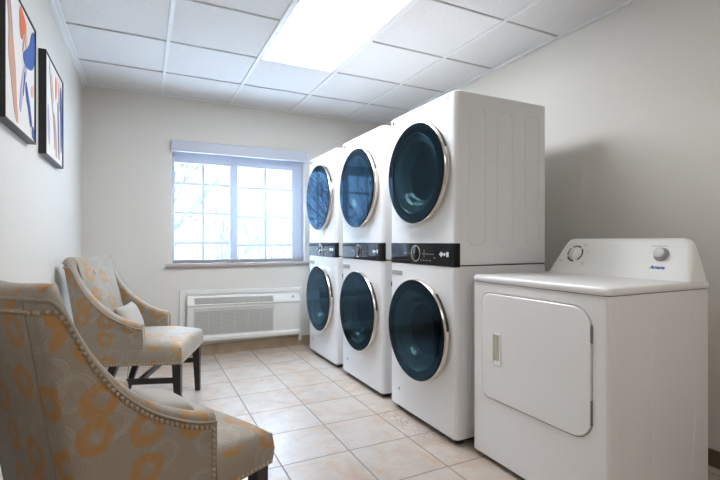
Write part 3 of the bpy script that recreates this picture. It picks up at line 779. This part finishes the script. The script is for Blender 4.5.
def nail_mesh():
    bm = bmesh.new()
    R = [[(.0070*math.cos(a)*math.cos(2*PI*k/9), .0070*math.cos(a)*math.sin(2*PI*k/9), .0056*math.sin(a)) for k in range(9)] for a in (-.3, .3, .8, 1.2)]
    prism(bm, R)
    me = bpy.data.meshes.new('nailhead'); bm.to_mesh(me); bm.free(); me.materials.append(M_NAIL); me.shade_smooth(); return me
def seat_z(x, y):
    fx = max(0.0, min(1.0, (x+.34)/.57)); ex = 1-abs(2*fx-1)**3.2
    return .444 + .040*(1-min(1, abs(y)/.28)**3)*ex + .012*ex
def make_chair(label, loc, rz):
    global NAIL_ME
    t = thing('armchair', label, 'armchair', loc, rz, 'upholstered armchairs by the left wall')
    N = len(SEC)-1
    shell_part('arm', 0, SEAM, t); shell_part('arm', N-SEAM, N, t); shell_part('backrest', SEAM, N-SEAM, t)
    # seat: wide front block and the deck between the arms, crowned top
    bm = bmesh.new()
    def deck(x0, x1, w, nx, ny, zb, r):
        xs = [x0+(x1-x0)*i/nx for i in range(nx+1)]; ys = [-w+2*w*j/ny for j in range(ny+1)]
        G = []
        for x in xs:
            row = []
            for y in ys:
                e = min(x1-x if r else 9, w-abs(y)); dz = 0
                if e < .03: dz = .012*(1-e/.03)**2
                row.append(bm.verts.new((x, y, seat_z(x, y)-dz)))
            G.append(row)
        for i in range(nx):
            for j in range(ny): bm.faces.new((G[i][j], G[i+1][j], G[i+1][j+1], G[i][j+1]))
        loop = [G[i][0] for i in range(nx+1)]+[G[nx][j] for j in range(1, ny+1)]+[G[i][ny] for i in range(nx-1, -1, -1)]+[G[0][j] for j in range(ny-1, 0, -1)]
        low = [bm.verts.new((v.co.x, v.co.y, zb)) for v in loop]; mid = []
        for v in loop:
            bow = .006
            mid.append(bm.verts.new((v.co.x+(bow if v.co.x > x1-.001 else 0), v.co.y+(bow if v.co.y > w-.001 else -bow if v.co.y < -w+.001 else 0), (zb+v.co.z)/2)))
        for k in range(len(loop)):
            k2 = (k+1) % len(loop); bm.faces.new((loop[k], loop[k2], mid[k2], mid[k])); bm.faces.new((mid[k], mid[k2], low[k2], low[k]))
        bm.faces.new(low)
    deck(.002, .230, .278, 10, 24, .330, True); deck(-.34, .004, .228, 14, 20, .335, False)
    seat = obj('seat', bm, M_FAB, t, smooth=55, uv=True)
    # welt along the outside of the top edge and down the arm fronts
    for side in (0, 1):
        idx = range(0, 41) if not side else range(N, N-41, -1)
        P = [outer_point(i, .004, .001) for i in idx]; f = SEC[0 if not side else N]
        P = [Vector((.004, f[0].y+(.006 if not side else -.006), .335)), Vector((.004, f[6].y+(.006 if not side else -.006), .55))] + P
        bm = bmesh.new(); tube(bm, P, .0045, 7); obj('piping', bm, M_PIPING, t, smooth=60)
    bm = bmesh.new(); tube(bm, [outer_point(i, .002, .001) for i in range(40, N-39)], .0045, 7); obj('piping', bm, M_PIPING, t, smooth=60)
    bm = bmesh.new(); tube(bm, [(SEC[SEAM][k].x-.001, SEC[SEAM][k].y, SEC[SEAM][k].z) for k in range(7)], .0022, 6); obj('back_seam', bm, M_PIPING, t, smooth=60)
    bm = bmesh.new(); tube(bm, [(SEC[N-SEAM][k].x-.001, SEC[N-SEAM][k].y, SEC[N-SEAM][k].z) for k in range(7)], .0022, 6); obj('back_seam', bm, M_PIPING, t, smooth=60)
    # nailhead trim
    if NAIL_ME is None: NAIL_ME = nail_mesh()
    spots = []     # (point, outward normal)
    for side in (0, 1):
        idx = list(range(1, 41)) if not side else list(range(N-1, N-41, -1)); sy = -1 if not side else 1
        P = [outer_point(i, .018+.014*max(0, min(1, ((i if not side else N-i)-30)/10)), .0005) for i in idx]
        P = [Vector((-.009, sy*HW, .340))] + [Vector((-.009, sy*HW, P[0].z-.004))] + P[1:]
        spots += [(p, Vector((0, sy, 0))) for p in resample(P, .0172)]
        spots += [(p, Vector((0, sy, 0))) for p in resample([Vector((.014, sy*.2785, .340)), Vector((.224, sy*.2785, .340))], .0172)]
        spots += [(p, Vector((0, sy, 0))) for p in resample([Vector((-.02, sy*HW, .340)), Vector((-.30, sy*HW, .340))], .0172)]
    P = [outer_point(i, .032, .0005) for i in range(41, N-40)]; spots += [(p, Vector((-1, 0, 0))) for p in resample(P, .0172)]
    spots += [(p, Vector((1, 0, 0))) for p in resample([Vector((.231, -.268, .340)), Vector((.231, .268, .340))], .0172)]
    c = Vector((-Vector(loc).x, -Vector(loc).y, CAM_H)); c = Matrix.Rotation(-rz, 3, 'Z') @ c
    facing = sorted(range(len(spots)), key=lambda i: (spots[i][1].dot((c-spots[i][0]).normalized()) < .05, (spots[i][0]-c).length))
    near = set(facing[:100])
    rest = bmesh.new()
    for i, (p, nv) in enumerate(spots):
        q = nv.to_track_quat('Z', 'Y')
        if i in near:
            o_ = bpy.data.objects.new('nailhead', NAIL_ME); C.objects.link(o_); o_.parent = t; o_.location = p; o_.rotation_mode = 'QUATERNION'; o_.rotation_quaternion = q
        else:
            mt = Matrix.Translation(p) @ q.to_matrix().to_4x4()
            prism(rest, [[mt @ Vector((.0070*math.cos(a)*math.cos(2*PI*k/7), .0070*math.cos(a)*math.sin(2*PI*k/7), .0056*math.sin(a))) for k in range(7)] for a in (-.3, .4, 1.1)])
    o_ = obj('nailhead_trim', rest, M_NAIL, t, smooth=70); o_['kind'] = 'stuff'
    # button on the inner back
    bi = min(SEC[SEAM:N-SEAM], key=lambda r: abs(r[14].y+.07)); p = min(bi[13:], key=lambda q: abs(q.z-.855)); nrm = Vector((1, 0, .25)).normalized(); bm = bmesh.new()
    tube(bm, [p-nrm*.006, p+nrm*.003, p+nrm*.006], [.013, .013, .008], 14); obj('button', bm, M_BUTTON, t, smooth=50)
    # legs and stretchers
    def leg(top, bot, a, b):
        bm = bmesh.new(); T_, B_ = Vector(top), Vector(bot)
        prism(bm, [[B_+Vector((sx*b, sy*b, 0)) for sx, sy in ((-1, -1), (1, -1), (1, 1), (-1, 1))], [T_+Vector((sx*a, sy*a, 0)) for sx, sy in ((-1, -1), (1, -1), (1, 1), (-1, 1))]])
        obj('leg', bm, M_WOOD, t, bevel=(.003, 2))
    for sy in (-1, 1):
        leg((.196, sy*.243, .332), (.206, sy*.246, 0), .026, .017)
        leg((-.175, sy*.225, .335), (-.285, sy*.235, 0), .024, .017)
        box_ = bmesh.new(); P = [(x, y, z) for x in (-.215, .185) for y in (sy*.240-.011, sy*.240+.011) for z in (.206, .240)]
        bx(box_, -.225, .190, sy*.238-.011, sy*.238+.011, .206, .240); obj('stretcher', box_, M_WOOD, t, bevel=(.002, 2))
    bm = bmesh.new(); bx(bm, -.045, -.018, -.229, .229, .209, .237); obj('stretcher', bm, M_WOOD, t, bevel=(.002, 2))
    return t
NEAR = ((.06, 1.616, 0), .498); FAR = ((.082, 3.251, 0), -.335)
make_chair('patterned taupe armchair nearest the viewer, its outer back and side showing', *NEAR)
make_chair('patterned taupe armchair farther back, near the air conditioner, its seat facing the window light', *FAR)

# lumbar pillows
def pillow(name, label, chair, c, rot, w, h, d):
    bm = bmesh.new(); nu, nv = 20, 14; S_ = {}
    for s in (1, -1):
        for i in range(nu+1):
            for j in range(nv+1):
                u, v = -1+2*i/nu, -1+2*j/nv
                edge = i in (0, nu) or j in (0, nv)
                if s < 0 and edge: S_[s, i, j] = S_[1, i, j]; continue
                th = d/2*((1-u**4)*(1-v**4))**.55
                pin = 1-.06*(1-abs(v)**2)*abs(u)**3; pin2 = 1-.08*(1-abs(u)**2)*abs(v)**3
                S_[s, i, j] = bm.verts.new((s*th, u*w/2*pin, v*h/2*pin2))
    for s in (1, -1):
        for i in range(nu):
            for j in range(nv):
                bm.faces.new([S_[s, i, j], S_[s, i+1, j], S_[s, i+1, j+1], S_[s, i, j+1]])
    o = obj(name, bm, M_PILLOW, None, smooth=80)
    (lx, ly, _), rz = chair
    o.matrix_world = Matrix.Translation((lx, ly, 0)) @ Matrix.Rotation(rz, 4, 'Z') @ Matrix.Translation(c) @ Matrix.Rotation(rot[2], 4, 'Z') @ Matrix.Rotation(rot[1], 4, 'Y') @ Matrix.Rotation(rot[0], 4, 'X')
    tag(o, label, 'pillow', 'lumbar pillows on the armchairs')
    return o
pillow('lumbar_pillow', 'pale lumbar pillow lying on the seat of the nearest armchair', NEAR, (.018, .065, .524), (0, -1.36, -.12), .25, .16, .075)
pillow('lumbar_pillow', 'pale lumbar pillow leaning inside the farther armchair by the air conditioner', FAR, (-.155, -.055, .582), (0, -.40, .05), .31, .20, .09)

# ------------------------------------------------------------------ scuff marks on the tiles
bm = bmesh.new(); rr = random.Random(4)
cx, cy = 1.425, 2.12
for k in range(10):
    ccx, ccy = cx+rr.uniform(-.04, .01), 2.42-.048*k+rr.uniform(-.02, .02); r = rr.uniform(.022, .05); a0 = rr.uniform(0, 6)
    P = [(ccx+r*1.0*math.cos(a0+t*.5)*(1+.15*math.sin(t*1.7)), ccy+r*1.5*math.sin(a0+t*.5)*(1+.2*math.cos(t*1.3)), .0003) for t in range(15)]
    Q = catmull(P, 3); V = []
    for i, p in enumerate(Q):
        a, b = Vector(Q[max(i-1, 0)]), Vector(Q[min(i+1, len(Q)-1)]); d = (b-a).normalized(); nn = Vector((-d.y, d.x, 0))*.0016
        V.append((bm.verts.new(Vector(p)+nn), bm.verts.new(Vector(p)-nn)))
    for (a, b), (c_, d_) in zip(V, V[1:]): bm.faces.new((a, b, d_, c_))
o = obj('floor_scuff', bm, M_SCUFF); tag(o, 'curly brown scuff marks on the floor tiles below the nearest tower', 'scuff marks', kind='stuff')
